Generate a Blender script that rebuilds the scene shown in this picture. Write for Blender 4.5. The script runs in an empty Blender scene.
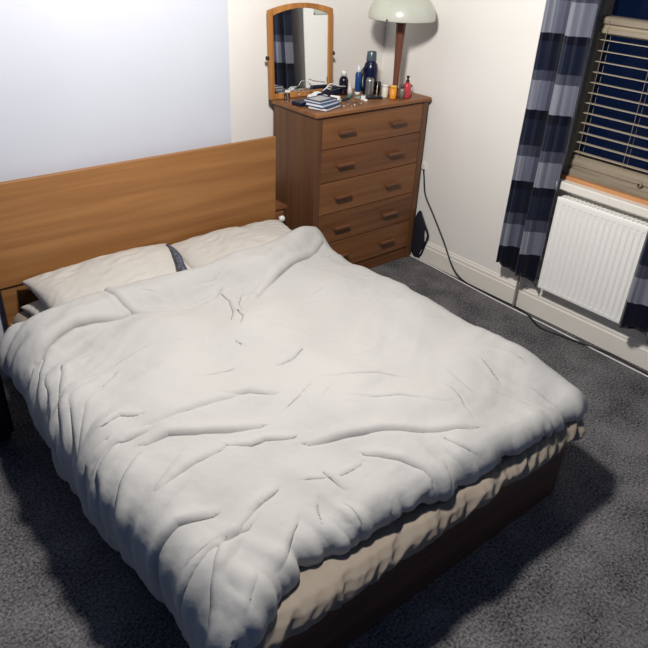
import bpy, bmesh, math, random
from mathutils import Vector, Matrix, noise
PI = math.pi
random.seed(7)
SC = bpy.context.scene
COL = SC.collection

# ------------------------------------------------------------------ helpers
def obj(name, bm, mat, parent=None, smooth=False, bevel=0.0, seg=2, loc=(0, 0, 0), rot=(0, 0, 0)):
    me = bpy.data.meshes.new(name)
    bmesh.ops.recalc_face_normals(bm, faces=bm.faces)
    bm.to_mesh(me); bm.free()
    if smooth:
        for p in me.polygons: p.use_smooth = True
    for m in (mat if isinstance(mat, (list, tuple)) else [mat]): me.materials.append(m)
    o = bpy.data.objects.new(name, me); COL.objects.link(o)
    o.location = loc; o.rotation_euler = rot
    if parent: o.parent = parent
    if bevel > 0:
        b = o.modifiers.new('bevel', 'BEVEL'); b.width = bevel; b.segments = seg
        b.limit_method = 'ANGLE'; b.angle_limit = math.radians(40)
    return o

def tag(o, label, cat, group=None, kind=None):
    o['label'] = label; o['category'] = cat
    if group: o['group'] = group
    if kind: o['kind'] = kind
    return o

def thing(name, label, cat, loc=(0, 0, 0), rotz=0, group=None, rot=None):
    o = bpy.data.objects.new(name, None); COL.objects.link(o)
    o.empty_display_size = .05
    o.location = loc; o.rotation_euler = rot or (0, 0, rotz)
    return tag(o, label, cat, group)

def struct(name, bm, mat, **k):
    o = obj(name, bm, mat, **k); o['kind'] = 'structure'; return o

def box(bm, x0, x1, y0, y1, z0, z1):
    r = bmesh.ops.create_cube(bm, size=1)
    bmesh.ops.scale(bm, verts=r['verts'], vec=(x1 - x0, y1 - y0, z1 - z0))
    bmesh.ops.translate(bm, verts=r['verts'], vec=((x0 + x1) / 2, (y0 + y1) / 2, (z0 + z1) / 2))
    return r['verts']

def bx(*a):
    bm = bmesh.new(); box(bm, *a); return bm

def lathe(bm, prof, n=32, c=(0, 0, 0), cap=True):
    rings = []
    for r, z in prof:
        rings.append([bm.verts.new((c[0] + r * math.cos(2 * PI * i / n), c[1] + r * math.sin(2 * PI * i / n), c[2] + z)) for i in range(n)])
    for a, b in zip(rings, rings[1:]):
        for i in range(n):
            bm.faces.new((a[i], a[(i + 1) % n], b[(i + 1) % n], b[i]))
    if cap:
        if prof[0][0] > 1e-4: bm.faces.new(rings[0][::-1])
        if prof[-1][0] > 1e-4: bm.faces.new(rings[-1])
    return bm

def smooth_path(pts, sub=8):
    P = [Vector(p) for p in pts]
    out = []
    for i in range(len(P) - 1):
        p0 = P[max(i - 1, 0)]; p1 = P[i]; p2 = P[i + 1]; p3 = P[min(i + 2, len(P) - 1)]
        for k in range(sub):
            t = k / sub
            out.append(.5 * ((2 * p1) + (p2 - p0) * t + (2 * p0 - 5 * p1 + 4 * p2 - p3) * t * t + (3 * p1 - p0 - 3 * p2 + p3) * t ** 3))
    out.append(P[-1]); return out

def tube(bm, pts, r, n=8, sub=8):
    P = smooth_path(pts, sub) if sub else [Vector(p) for p in pts]
    prev = None; rings = []
    for i, p in enumerate(P):
        t = (P[min(i + 1, len(P) - 1)] - P[max(i - 1, 0)]).normalized()
        if prev is None:
            a = t.orthogonal().normalized()
        else:
            a = (prev - t * prev.dot(t)).normalized()
        prev = a; b = t.cross(a)
        rings.append([bm.verts.new(p + (a * math.cos(2 * PI * k / n) + b * math.sin(2 * PI * k / n)) * r) for k in range(n)])
    for a, b in zip(rings, rings[1:]):
        for i in range(n): bm.faces.new((a[i], a[(i + 1) % n], b[(i + 1) % n], b[i]))
    bm.faces.new(rings[0][::-1]); bm.faces.new(rings[-1])
    return bm

def prism(bm, pts, axis, a, b):
    """extrude a 2D outline along an axis: axis 'y' -> pts are (x,z)"""
    def v(p, t):
        return {'x': (t, p[0], p[1]), 'y': (p[0], t, p[1]), 'z': (p[0], p[1], t)}[axis]
    A = [bm.verts.new(v(p, a)) for p in pts]; B = [bm.verts.new(v(p, b)) for p in pts]
    bm.faces.new(A[::-1]); bm.faces.new(B)
    for i in range(len(pts)):
        j = (i + 1) % len(pts); bm.faces.new((A[i], A[j], B[j], B[i]))
    return bm

# ------------------------------------------------------------------ materials
def mat(name, color, rough=.5, metal=0.0, spec=.5, trans=0.0, **k):
    m = bpy.data.materials.new(name); m.use_nodes = True
    b = m.node_tree.nodes['Principled BSDF']
    b.inputs['Base Color'].default_value = (*color, 1)
    b.inputs['Roughness'].default_value = rough
    b.inputs['Metallic'].default_value = metal
    b.inputs['Specular IOR Level'].default_value = spec
    b.inputs['Transmission Weight'].default_value = trans
    return m

def nodes(m): return m.node_tree.nodes, m.node_tree.links, m.node_tree.nodes['Principled BSDF']

def noisy(name, c1, c2, scale=(1, 1, 1), nscale=5, rough=.6, bump=0.0, bscale=None, detail=4, spec=.4, lo=.3, hi=.7, dist=.01):
    m = mat(name, c1, rough, spec=spec)
    N, L, b = nodes(m)
    tc = N.new('ShaderNodeTexCoord'); mp = N.new('ShaderNodeMapping'); mp.inputs['Scale'].default_value = scale
    L.new(tc.outputs['Object'], mp.inputs['Vector'])
    n = N.new('ShaderNodeTexNoise'); n.inputs['Scale'].default_value = nscale; n.inputs['Detail'].default_value = detail
    L.new(mp.outputs[0], n.inputs['Vector'])
    r = N.new('ShaderNodeValToRGB'); r.color_ramp.elements[0].position = lo; r.color_ramp.elements[1].position = hi
    r.color_ramp.elements[0].color = (*c1, 1); r.color_ramp.elements[1].color = (*c2, 1)
    L.new(n.outputs['Fac'], r.inputs[0]); L.new(r.outputs[0], b.inputs['Base Color'])
    if bump:
        n2 = N.new('ShaderNodeTexNoise'); n2.inputs['Scale'].default_value = bscale or nscale; n2.inputs['Detail'].default_value = 3
        L.new(mp.outputs[0], n2.inputs['Vector'])
        bp = N.new('ShaderNodeBump'); bp.inputs['Strength'].default_value = bump; bp.inputs['Distance'].default_value = dist
        L.new(n2.outputs['Fac'], bp.inputs['Height']); L.new(bp.outputs[0], b.inputs['Normal'])
    return m

def wood(name, dark, light, axis='x', rough=.45, s=1.0, spec=.4):
    """veneer: stretched noise bands along the axis plus fine pores"""
    m = mat(name, light, rough, spec=spec)
    N, L, b = nodes(m)
    tc = N.new('ShaderNodeTexCoord'); mp = N.new('ShaderNodeMapping')
    long, cross = .5 * s, 14 * s
    mp.inputs['Scale'].default_value = {'x': (long, cross, cross), 'y': (cross, long, cross), 'z': (cross, cross, long)}[axis]
    L.new(tc.outputs['Object'], mp.inputs['Vector'])
    n = N.new('ShaderNodeTexNoise'); n.inputs['Scale'].default_value = 1.6; n.inputs['Detail'].default_value = 7; n.inputs['Distortion'].default_value = .5
    L.new(mp.outputs[0], n.inputs['Vector'])
    mp2 = N.new('ShaderNodeMapping')
    mp2.inputs['Scale'].default_value = {'x': (4, 220, 220), 'y': (220, 4, 220), 'z': (220, 220, 4)}[axis]
    L.new(tc.outputs['Object'], mp2.inputs['Vector'])
    n2 = N.new('ShaderNodeTexNoise'); n2.inputs['Scale'].default_value = 1.0; n2.inputs['Detail'].default_value = 2
    L.new(mp2.outputs[0], n2.inputs['Vector'])
    mx = N.new('ShaderNodeMath'); mx.operation = 'MULTIPLY_ADD'; mx.inputs[1].default_value = .22; L.new(n2.outputs['Fac'], mx.inputs[0]); L.new(n.outputs['Fac'], mx.inputs[2])
    r = N.new('ShaderNodeValToRGB'); r.color_ramp.elements[0].position = .42; r.color_ramp.elements[1].position = .78
    r.color_ramp.elements[0].color = (*dark, 1); r.color_ramp.elements[1].color = (*light, 1)
    L.new(mx.outputs[0], r.inputs[0]); L.new(r.outputs[0], b.inputs['Base Color'])
    return m

def lin(r, g, b):
    f = lambda c: ((c / 255 + .055) / 1.055) ** 2.4 if c > 10 else c / 255 / 12.92
    return (f(r), f(g), f(b))

M = {}
M['wall'] = noisy('wall_paint', lin(236, 233, 227), lin(239, 236, 230), nscale=3, rough=.85, bump=.05, bscale=60, spec=.2)
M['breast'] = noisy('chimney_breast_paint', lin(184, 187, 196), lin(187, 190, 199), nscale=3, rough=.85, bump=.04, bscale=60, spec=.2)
M['gloss'] = noisy('white_gloss_paint', lin(234, 229, 218), lin(238, 233, 223), nscale=6, rough=.35)
M['rad'] = mat('radiator_enamel', lin(248, 247, 242), .35)
M['oak'] = wood('oak_veneer', lin(132, 88, 48), lin(156, 109, 63), 'x')
M['oak_low'] = wood('oak_veneer_lower', lin(116, 76, 42), lin(146, 103, 62), 'x')
M['oak_rail'] = wood('oak_rail', lin(140, 96, 60), lin(190, 145, 98), 'y')
M['foot'] = wood('footboard_veneer_shaded', lin(72, 52, 44), lin(96, 70, 56), 'x')  # bed oak darkened: shade at the foot end is put into the colour
M['chest_side'] = wood('chest_side_wood_shaded', lin(88, 56, 36), lin(112, 76, 48), 'z')  # darker than the drawers, part of the side's shade is in this colour
M['chest'] = wood('chest_drawer_wood', lin(108, 68, 38), lin(136, 90, 53), 'x')
M['chest_b'] = wood('chest_drawer_wood_darker', lin(96, 60, 35), lin(126, 81, 48), 'x', s=1.3)
M['chest_top'] = wood('chest_top_wood', lin(118, 76, 44), lin(148, 100, 60), 'x')
M['handle'] = wood('handle_wood', lin(92, 56, 38), lin(118, 78, 52), 'x')
M['mirror_wood'] = wood('mirror_frame_wood', lin(150, 96, 44), lin(190, 132, 70), 'z')
M['lampwood'] = wood('lamp_stem_wood', lin(92, 54, 38), lin(122, 76, 54), 'z')
M['sillwood'] = wood('sill_wood', lin(168, 108, 62), lin(205, 148, 98), 'y')
M['frame'] = wood('window_frame_wood', lin(118, 108, 92), lin(170, 157, 136), 'y', s=.8)
M['jamb'] = wood('window_jamb_wood', lin(150, 140, 118), lin(180, 170, 146), 'z', s=.8)
M['slat'] = mat('blind_slat', lin(196, 182, 160), .35)
M['navy'] = mat('navy_cabinet', lin(18, 20, 34), .5)
M['mirror'] = mat('mirror_glass', (.86, .88, .88), .02, 1.0)
M['blackp'] = mat('black_plastic', (.006, .006, .012), .4)
M['whitep'] = mat('white_plastic', lin(232, 230, 224), .35)
M['steel'] = mat('brushed_steel', lin(170, 172, 172), .32, .9)
M['shade'] = mat('lamp_shade_glass', lin(196, 198, 184), .3)
M['glass'] = mat('clear_glass', (1, 1, 1), .03, trans=1.0)
M['pane'] = mat('window_pane', (.09, .12, .20), .02, trans=1.0); M['pane'].node_tree.nodes['Principled BSDF'].inputs['IOR'].default_value = 1.12  # outdoor darkness put into the glass tint, masking the navy world
M['cord'] = mat('blind_cord', lin(150, 142, 126), .7)

def carpet():
    m = mat('carpet', (.06, .06, .07), .95, spec=.1)
    N, L, b = nodes(m)
    tc = N.new('ShaderNodeTexCoord')
    n = N.new('ShaderNodeTexNoise'); n.inputs['Scale'].default_value = 95; n.inputs['Detail'].default_value = 4; n.inputs['Roughness'].default_value = .7
    n2 = N.new('ShaderNodeTexNoise'); n2.inputs['Scale'].default_value = 5; n2.inputs['Detail'].default_value = 5
    L.new(tc.outputs['Object'], n.inputs['Vector']); L.new(tc.outputs['Object'], n2.inputs['Vector'])
    a = N.new('ShaderNodeMath'); a.operation = 'MULTIPLY_ADD'; a.inputs[1].default_value = .35; L.new(n2.outputs['Fac'], a.inputs[0]); L.new(n.outputs['Fac'], a.inputs[2])
    r = N.new('ShaderNodeValToRGB'); r.color_ramp.elements[0].position = .50; r.color_ramp.elements[1].position = .90
    r.color_ramp.elements[0].color = (*lin(32, 34, 40), 1); r.color_ramp.elements[1].color = (*lin(146, 142, 142), 1)
    L.new(a.outputs[0], r.inputs[0]); L.new(r.outputs[0], b.inputs['Base Color'])
    bp = N.new('ShaderNodeBump'); bp.inputs['Strength'].default_value = .9; bp.inputs['Distance'].default_value = .006
    L.new(n.outputs['Fac'], bp.inputs['Height']); L.new(bp.outputs[0], b.inputs['Normal'])
    return m
M['carpet'] = carpet()
M['cotton'] = noisy('white_cotton', lin(177, 175, 171), lin(182, 180, 176), nscale=2.5, rough=.9, bump=.35, bscale=17, spec=.1, dist=.010)
M['pillow'] = noisy('pillow_cotton', lin(180, 175, 167), lin(190, 185, 177), nscale=4, rough=.9, bump=.3, bscale=30, spec=.1, dist=.006)
M['sheet'] = noisy('taupe_sheet', lin(138, 126, 112), lin(150, 138, 124), nscale=5, rough=.75, bump=.25, bscale=24, spec=.25, dist=.006)
M['piping'] = mat('grey_piping', lin(128, 128, 130), .8)

def curtain_mat():
    """horizontal bands by height, columns by the cloth's own U coordinate"""
    m = mat('plaid_curtain', (.1, .1, .12), .42, spec=.3)
    N, L, b = nodes(m)
    uv = N.new('ShaderNodeUVMap'); uv.uv_map = 'UVMap'
    sp = N.new('ShaderNodeSeparateXYZ'); L.new(uv.outputs[0], sp.inputs[0])
    def ramp(stops, src):
        r = N.new('ShaderNodeValToRGB'); r.color_ramp.interpolation = 'CONSTANT'
        e = r.color_ramp.elements
        while len(e) > 1: e.remove(e[-1])
        e[0].position = stops[0][0]; e[0].color = (*stops[0][1], 1)
        for p, c in stops[1:]:
            k = e.new(p); k.color = (*c, 1)
        L.new(src, r.inputs[0]); return r
    K = lin(4, 6, 30); Nv = lin(24, 31, 50); G = lin(74, 76, 90); LG = lin(130, 132, 143)
    bands = BANDS
    stops = [(z / 2.6, {'K': K, 'N': Nv, 'G': G, 'L': LG}[c]) for z, c in bands]
    r = ramp(stops, sp.outputs[1])
    cols = ramp([(0, (1, 1, 1)), (.07, (.7, .7, .76)), (.14, (1, 1, 1)), (.27, (.5, .52, .6)), (.40, (.22, .24, .32)), (.52, (1, 1, 1)), (.74, (.72, .74, .78)), (.90, (.5, .5, .58))], sp.outputs[0])  # plaid columns; the darkest one also paints the shade between the folds
    mx = N.new('ShaderNodeMix'); mx.data_type = 'RGBA'; mx.blend_type = 'MULTIPLY'; mx.inputs[0].default_value = 1
    L.new(r.outputs[0], mx.inputs[6]); L.new(cols.outputs[0], mx.inputs[7]); L.new(mx.outputs[2], b.inputs['Base Color'])
    b.inputs['Sheen Weight'].default_value = .15
    return m
# bands from the hem up (height in metres): black, light, grey, navy ...
BANDS = [(0, 'K'), (.40, 'L'), (.545, 'G'), (.61, 'N'), (.76, 'K'), (.81, 'L'), (.947, 'G'), (1.01, 'N'), (1.153, 'K'), (1.207, 'L'), (1.352, 'G'), (1.405, 'N'),
         (1.55, 'K'), (1.594, 'L'), (1.74, 'G'), (1.80, 'N'), (1.95, 'K'), (2.0, 'L'), (2.14, 'G'), (2.2, 'N')]
M['curtain'] = curtain_mat()

# ------------------------------------------------------------------ room shell
W = 1.185; YB = .42; H = 2.62; XL = -3.4; YF = -3.6
WY0, WY1, WZ0, WZ1 = -2.75, -1.055, .87, 2.25      # window opening
struct('floor', bx(XL, W, YF, YB, -.05, 0), M['carpet'])
struct('wall_back', bx(XL, W + .2, YB, YB + .1, 0, H), M['wall'])
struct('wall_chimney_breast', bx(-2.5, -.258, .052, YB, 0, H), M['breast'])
bm = bmesh.new()
box(bm, W, W + .2, WY1, YB, 0, H); box(bm, W, W + .2, YF, WY0, 0, H)
box(bm, W, W + .2, WY0, WY1, 0, WZ0); box(bm, W, W + .2, WY0, WY1, WZ1, H)
struct('wall_right', bm, M['wall'])
# skirting along the right wall: board with a moulded top
sk = [(W, 0), (W - .016, 0), (W - .016, .105), (W - .012, .112), (W - .012, .128), (W - .006, .138), (W - .005, .146), (W, .15)]
struct('baseboard_right', prism(bmesh.new(), sk, 'y', YF, YB), M['gloss'])
skb = [(YB, 0), (YB - .016, 0), (YB - .016, .105), (YB - .012, .112), (YB - .012, .128), (YB - .005, .146), (YB, .15)]
struct('baseboard_back', prism(bmesh.new(), skb, 'x', -.258, W - .02), M['gloss'])

# window: sash frame in the opening
wx = W + .045
bm = bmesh.new()
box(bm, wx - .02, wx + .07, WY1 - .028, WY1, WZ0, WZ1)
box(bm, wx - .02, wx + .07, WY0, WY0 + .05, WZ0, WZ1)
box(bm, wx - .02, wx + .07, WY0, WY1, WZ1 - .05, WZ1)
win = struct('window_1', bm, M['jamb'], bevel=.004)
bm = bmesh.new()
tr = [(wx - .012, 1.608), (wx - .03, 1.616), (wx - .03, 1.634), (wx - .018, 1.642), (wx - .018, 1.652), (wx - .034, 1.660), (wx - .034, 1.682), (wx - .02, 1.69), (wx + .05, 1.69), (wx + .05, 1.608)]
prism(bm, tr, 'y', WY0 + .05, WY1 - .028); obj('meeting_rail', bm, M['frame'], win)
bm = bmesh.new()
br = [(wx - .010, .995), (wx - .010, .975), (wx - .024, .968), (wx - .024, .945), (wx - .014, .938), (wx - .014, .925), (wx - .032, .918), (wx - .032, .885), (wx + .05, .885), (wx + .05, .995)]
prism(bm, br, 'y', WY0 + .05, WY1 - .028); obj('bottom_rail', bm, M['frame'], win)
obj('window_pane', bx(wx + .058, wx + .062, WY0 + .05, WY1 - .028, .99, WZ1 - .05), M['pane'], win)
bm = bmesh.new(); lathe(bm, [(0, 0), (.016, 0), (.016, .004), (.012, .008), (.012, .008), (0, .009)], 20)
k = obj('sash_lift', bm, M['frame'], win, smooth=True, loc=(wx - .026, -1.50, .945), rot=(0, -PI / 2, 0))
bm = bmesh.new(); lathe(bm, [(0, 0), (.006, 0), (.006, .004), (0, .005)], 14)
obj('sash_lift_hole', bm, M['blackp'], k, loc=(0, 0, .009))
# sills
struct('trim_1', bx(W - .012, wx - .02, WY0, WY1, .852, .884), M['sillwood'], bevel=.003)
bm = bmesh.new()
prism(bm, [(W - .001, .806), (W - .03, .806), (W - .034, .815), (W - .056, .818), (W - .064, .824), (W - .064, .858), (W - .058, .864), (W - .001, .864)], 'y', WY0 - .04, WY1 + .03)
struct('trim_2', bm, M['gloss'])

# venetian blind in front of the sash, half open
blind = thing('venetian_blind', 'beige slatted venetian blind half open over the dark window', 'blind', (wx - .045, (WY0 + WY1) / 2, 1.0))
L_ = WY1 - WY0 - .075; x0 = 0
bm = bmesh.new()
for i in range(12):
    z = 1.583 - i * .0515 - 1.0
    if z < .0: continue
    a = math.radians(2)
    vs = box(bm, -.016, .016, -L_ / 2, L_ / 2, -.0011, .0011)
    bmesh.ops.rotate(bm, verts=vs, cent=(0, 0, 0), matrix=Matrix.Rotation(a, 3, 'Y'))
    bmesh.ops.translate(bm, verts=vs, vec=(0.03, 0, z))
obj('slats', bm, M['slat'], blind)
for yy in (-.04, -.30, -.9, -1.4):
    bm = bmesh.new()
    for dx in (.006, .054):
        tube(bm, [(dx, L_ / 2 + yy, .0), (dx, L_ / 2 + yy, .68)], .0011, 6, 1)
    obj('ladder_cord', bm, M['cord'], blind)

# ------------------------------------------------------------------ curtains
def curtain(name, label, y0, y1, folds, hem, xc, depth, phase=0.):
    t = thing(name, label, 'curtain', (xc, (y0 + y1) / 2, .25), 0, 'plaid curtains at the window')
    bm = bmesh.new(); uvl = bm.loops.layers.uv.new('UVMap')
    nu, nv = 140, 90; top = 2.32
    G = []
    for j in range(nv + 1):
        v = j / nv; row = []
        for i in range(nu + 1):
            u = i / nu
            h = hem(u)
            z = h + (top - h) * v
            ph = 2 * PI * folds * u + phase + .35 * noise.noise(Vector((u * 4, v * 2.2, 1.3)))
            amp = depth * (1 - .25 * v) * (.8 + .35 * noise.noise(Vector((u * 5, v * 1.5, 4))))
            s = math.sin(ph)
            x = -amp * (s * .8 + .2 * math.sin(ph * 2 + .6)) - .012 * math.sin(ph * 3 + v * 3) * .5
            x += .006 * noise.noise(Vector((u * 16, v * 5, 0)))
            y = y0 + (y1 - y0) * (u + .055 * math.sin(ph * 1.0 + 1.2) / folds * 1.2)
            row.append((bm.verts.new((x, y - (y0 + y1) / 2, z - .25)), u, z / 2.6))
        G.append(row)
    for j in range(nv):
        for i in range(nu):
            q = (G[j][i], G[j][i + 1], G[j + 1][i + 1], G[j + 1][i])
            f = bm.faces.new([a[0] for a in q])
            for l, a in zip(f.loops, q): l[uvl].uv = (a[1], a[2])
    c = obj('curtain_panel', bm, M['curtain'], t, smooth=True)
    s = c.modifiers.new('thick', 'SOLIDIFY'); s.thickness = .003; s.offset = 0
    # weighted hem
    bm = bmesh.new()
    tube(bm, [(G_x, G_y, G_z) for G_x, G_y, G_z in
              [tuple(c.data.vertices[i].co) for i in range(0, nu + 1, 2)]], .0035, 6, 0)
    obj('hem', bm, M['blackp'], t, smooth=True)
    return t
# left panel: its nearer folds hang lower
curtain('curtain', 'grey and navy plaid curtain left of the window, hanging its full length', -.815, -1.108, 2.0,
        lambda u: .285 - .045 * u + .018 * math.sin(u * 11), 1.078, .050, -.4)
curtain('curtain', 'grey and navy plaid curtain cut off by the right edge of the photo', -1.665, -2.15, 3.0,
        lambda u: .245 + .015 * math.sin(u * 9), 1.045, .032, -.2)
bm = bmesh.new(); tube(bm, [(1.085, -.62, 2.34), (1.085, -2.95, 2.34)], .013, 12, 1)
for yy in (-.62, -2.95):
    vs = bmesh.ops.create_uvsphere(bm, u_segments=16, v_segments=10, radius=.028)['verts']; bmesh.ops.translate(bm, verts=vs, vec=(1.085, yy, 2.34))
for yy in (-.68, -2.88): tube(bm, [(1.085, yy, 2.34), (W, yy, 2.34)], .008, 8, 1)
tag(obj('curtain_rod', bm, M['steel'], smooth=True), 'steel curtain rod carrying the plaid curtains above the window', 'curtain rod')

# ------------------------------------------------------------------ radiator
RY0, RY1, RZ0, RZ1 = -1.76, -1.127, .225, .788
RXf = 1.092
rad = thing('radiator', 'white ribbed panel radiator under the window sill', 'radiator', (RXf, (RY0 + RY1) / 2, RZ0))
w_ = RY1 - RY0; h_ = RZ1 - RZ0
bm = bmesh.new()
nr = 19; pitch = w_ / nr
ny = nr * 10; zs = [0, .004, .012, .022, .03, .04, .052, h_ - .06, h_ - .048, h_ - .038, h_ - .03, h_ - .012, h_ - .004, h_]
grid = []
for z in zs:
    row = []
    for i in range(ny + 1):
        y = i / ny * w_
        ph = (y / pitch) % 1.0
        on = 0 if (z < .028 or z > h_ - .036) else (1 if .05 < z < h_ - .058 else .6)
        edge = min(y, w_ - y)
        if edge < .012: on = 0
        d = .0035 * on * (1 if .3 < ph < .7 else max(0, 1 - min(abs(ph - .3), abs(ph - .7)) / .14))
        rd = 0
        for e in (z, h_ - z, y, w_ - y):
            if e < .008: rd = max(rd, .008 - math.sqrt(max(0, .008 ** 2 - (.008 - e) ** 2)))
        row.append(bm.verts.new((d + rd, y - w_ / 2, z)))
    grid.append(row)
for a, b in zip(grid, grid[1:]):
    for i in range(ny): bm.faces.new((a[i], a[i + 1], b[i + 1], b[i]))
obj('front_panel', bm, M['rad'], rad)
bm = bmesh.new(); box(bm, .012, .07, -w_ / 2 + .004, w_ / 2 - .004, .004, h_ - .002)
obj('body', bm, M['rad'], rad, bevel=.004)
bm = bmesh.new()
for i in range(24):
    y = -w_ / 2 + .03 + i * (w_ - .06) / 23
    box(bm, .016, .066, y - .004, y + .004, h_ - .002, h_ + .0015)
obj('top_grille', bm, M['rad'], rad)
bm = bmesh.new(); box(bm, .07, W - RXf - .001, -w_ / 2 + .1, -w_ / 2 + .13, .1, h_ - .08); obj('wall_bracket', bm, M['rad'], rad)
bm = bmesh.new(); box(bm, .07, W - RXf - .001, w_ / 2 - .13, w_ / 2 - .1, .1, h_ - .08); obj('wall_bracket', bm, M['rad'], rad)
yv = w_ / 2 + .16
bm = bmesh.new(); tube(bm, [(.05, w_ / 2 - .005, .03), (.05, yv - .06, .03), (.05, yv - .01, .025), (.05, yv, 0.0), (.05, yv, -RZ0 + .0005)], .0075, 12, 6)
pp = obj('pipe', bm, mat('painted_pipe', lin(150, 146, 138), .5), rad, smooth=True)
bm = bmesh.new(); lathe(bm, [(.0, 0), (.014, 0), (.017, .006), (.017, .035), (.012, .045), (0, .045)], 20)
obj('valve_cap', bm, M['whitep'], pp, smooth=True, loc=(.05, yv - .055, .03))

# ------------------------------------------------------------------ bed
BW0, BW1, BL = -1.556, -.02, 2.055
bed = thing('bed', 'low oak veneer double bed with a tall plain headboard', 'bed', (-.78, -1.0, 0))
def bo(name, a, m, **k):   # box given in room coordinates, stored relative to the bed
    b = bx(a[0] + .78, a[1] + .78, a[2] + 1.0, a[3] + 1.0, a[4], a[5]); return obj(name, b, m, bed, **k)
hb = bo('headboard', (-1.556, 0, .0, .028, .516, 1.0), M['oak'], bevel=.0025)
bm = bmesh.new(); box(bm, -1.552 + .78, -.004 + .78, 1.010, 1.050, .0, .512); box(bm, -1.552 + .78, -.004 + .78, 1.029, 1.050, .51, .985)
obj('headboard_backing', bm, M['oak_low'], bed, bevel=.002)
bo('side_rail', (-1.545, -1.515, -BL + .02, .008, .10, .325), M['oak_rail'], bevel=.002)
bo('side_rail', (-.055, -.025, -BL + .02, .008, .10, .325), M['oak_rail'], bevel=.002)
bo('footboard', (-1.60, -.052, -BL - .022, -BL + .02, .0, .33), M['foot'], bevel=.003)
bo('slatted_base', (-1.50, -.07, -BL + .04, -.01, .17, .20), M['oak_rail'])

# mattress with its fitted sheet
mt = thing('mattress', 'mattress in a rumpled taupe fitted sheet, showing along the foot of the bed', 'mattress', (-.78, -1.03, .2))
obj('mattress_core', bx(-.715, .70, -.98, .99, .0, .165), mat('ticking', lin(200, 196, 188), .9), mt, bevel=.02, seg=3)
bm = bmesh.new()
def sheet_pt(a, s):
    """a: along the foot (x), s: 0 on top .. 1 at the tucked hem"""
    x = a
    n1 = noise.noise(Vector((x * 6.5, s * 1.0, 2.0))); n2 = noise.noise(Vector((x * 15 + s * 2.5, s * 1.6, 7.0)))
    n3 = noise.noise(Vector((x * 34 + s * 3, s * 2.0, 5.0)))
    prof = [(0, .402, -1.85), (.16, .404, -1.97), (.3, .398, -2.035), (.42, .396, -2.076), (.55, .382, -2.102), (.7, .360, -2.118), (.84, .338, -2.120), (.94, .322, -2.108), (1.0, .314, -2.084)]
    for (s0, z0, y0), (s1, z1, y1) in zip(prof, prof[1:]):
        if s <= s1:
            t = (s - s0) / (s1 - s0); z = z0 + (z1 - z0) * t; y = y0 + (y1 - y0) * t; break
    k = min(1, s / .5)
    fold = abs(n2)
    y -= (.014 * n1 + .036 * (.35 - fold) + .003 * n3) * k
    z += (.012 * n1 * k if s > .3 else 0) + .014 * (n2) * max(0, s - .5) * 2 + (.004 * n3)
    return x, y, z
NU, NV = 420, 40; G = []
for j in range(NV + 1):
    s = j / NV
    row = []
    for i in range(NU + 1):
        a = -1.60 + (1.60 - .012) * i / NU
        x, y, z = sheet_pt(a, s)
        e = max(0, (a + .05) / .06)
        if e > 0:
            x -= .02 * e * e * s; y += .05 * e * e * min(1, s * 1.2)
        row.append(bm.verts.new((x + .78, y + 1.03, z - .2)))
    G.append(row)
for a, b in zip(G, G[1:]):
    for i in range(NU): bm.faces.new((a[i], a[i + 1], b[i + 1], b[i]))
# rest of the sheet: top and sides
rows = []
for j in range(61):
    t = j / 60; y = -1.85 + (1.85 - .045) * t
    row = []
    for (x, z) in [(-1.535, .235), (-1.55, .30), (-1.54, .37), (-1.51, .40), (-1.2, .403), (-.8, .404), (-.4, .403), (-.08, .40), (-.045, .37), (-.035, .30), (-.045, .235)]:
        row.append(bm.verts.new((x + .78 + .006 * noise.noise(Vector((x * 3, y * 14, z * 9))), y + 1.03, z - .2 + .003 * noise.noise(Vector((x * 8, y * 8, 0))))))
    rows.append(row)
for a, b in zip(rows, rows[1:]):
    for i in range(10): bm.faces.new((a[i], a[i + 1], b[i + 1], b[i]))
sh = obj('fitted_sheet', bm, M['sheet'], mt, smooth=True)

# ------------------------------------------------------------------ pillows
def pillow(name, label, cx, cy, z0, w, d, th, rx, rz, seed, group, corner=.0):
    bm = bmesh.new(); n, m_ = 90, 60; T = []; Bm = []
    for j in range(m_ + 1):
        v = -1 + 2 * j / m_; rt, rb = [], []
        for i in range(n + 1):
            u = -1 + 2 * i / n
            k = (max(0, (1 - u * u)) ** .42) * (max(0, (1 - v * v)) ** .42)
            pin = 1 - .055 * (1 - abs(v) ** 3) * abs(u) ** 6 ; pin2 = 1 - .07 * (1 - abs(u) ** 3) * abs(v) ** 6
            x = u * w / 2 * pin; y = v * d / 2 * pin2
            nz = .016 * noise.noise(Vector((x * 5 + seed, y * 5, 0))) + .007 * (1 - 2 * abs(noise.noise(Vector((x * 9 + y * 4, y * 20 - x * 6 + seed, 3))))) 
            zt = th * k * .62 + nz * min(1, k * 1.6); zb = -th * k * .38
            rt.append(bm.verts.new((x, y, zt)))
            rb.append(rt[-1] if (i in (0, n) or j in (0, m_)) else bm.verts.new((x, y, zb)))
        T.append(rt); Bm.append(rb)
    for j in range(m_):
        for i in range(n):
            bm.faces.new((T[j][i], T[j][i + 1], T[j + 1][i + 1], T[j + 1][i]))
            bm.faces.new((Bm[j][i], Bm[j + 1][i], Bm[j + 1][i + 1], Bm[j][i + 1]))
    o = obj(name, bm, M['pillow'], None, smooth=True, loc=(cx, cy, z0), rot=(rx, 0, rz))
    return tag(o, label, 'pillow', group)
pg = 'pillows against the headboard'
pillow('pillow', 'flat white pillow underneath the left pillow, its rounded end showing at the bed edge', -1.12, -.26, .430, .76, .42, .10, 0, .02, 1, pg)
pL = pillow('pillow', 'cream pillow at the left of the bed with a pointed corner, propped on the headboard', -1.085, -.235, .505, .76, .44, .13, .16, .02, 5, pg)
pR = pillow('pillow', 'cream pillow at the right end of the headboard beside the dark patterned border', -.375, -.235, .485, .74, .44, .14, .16, -.03, 9, pg)
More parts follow.
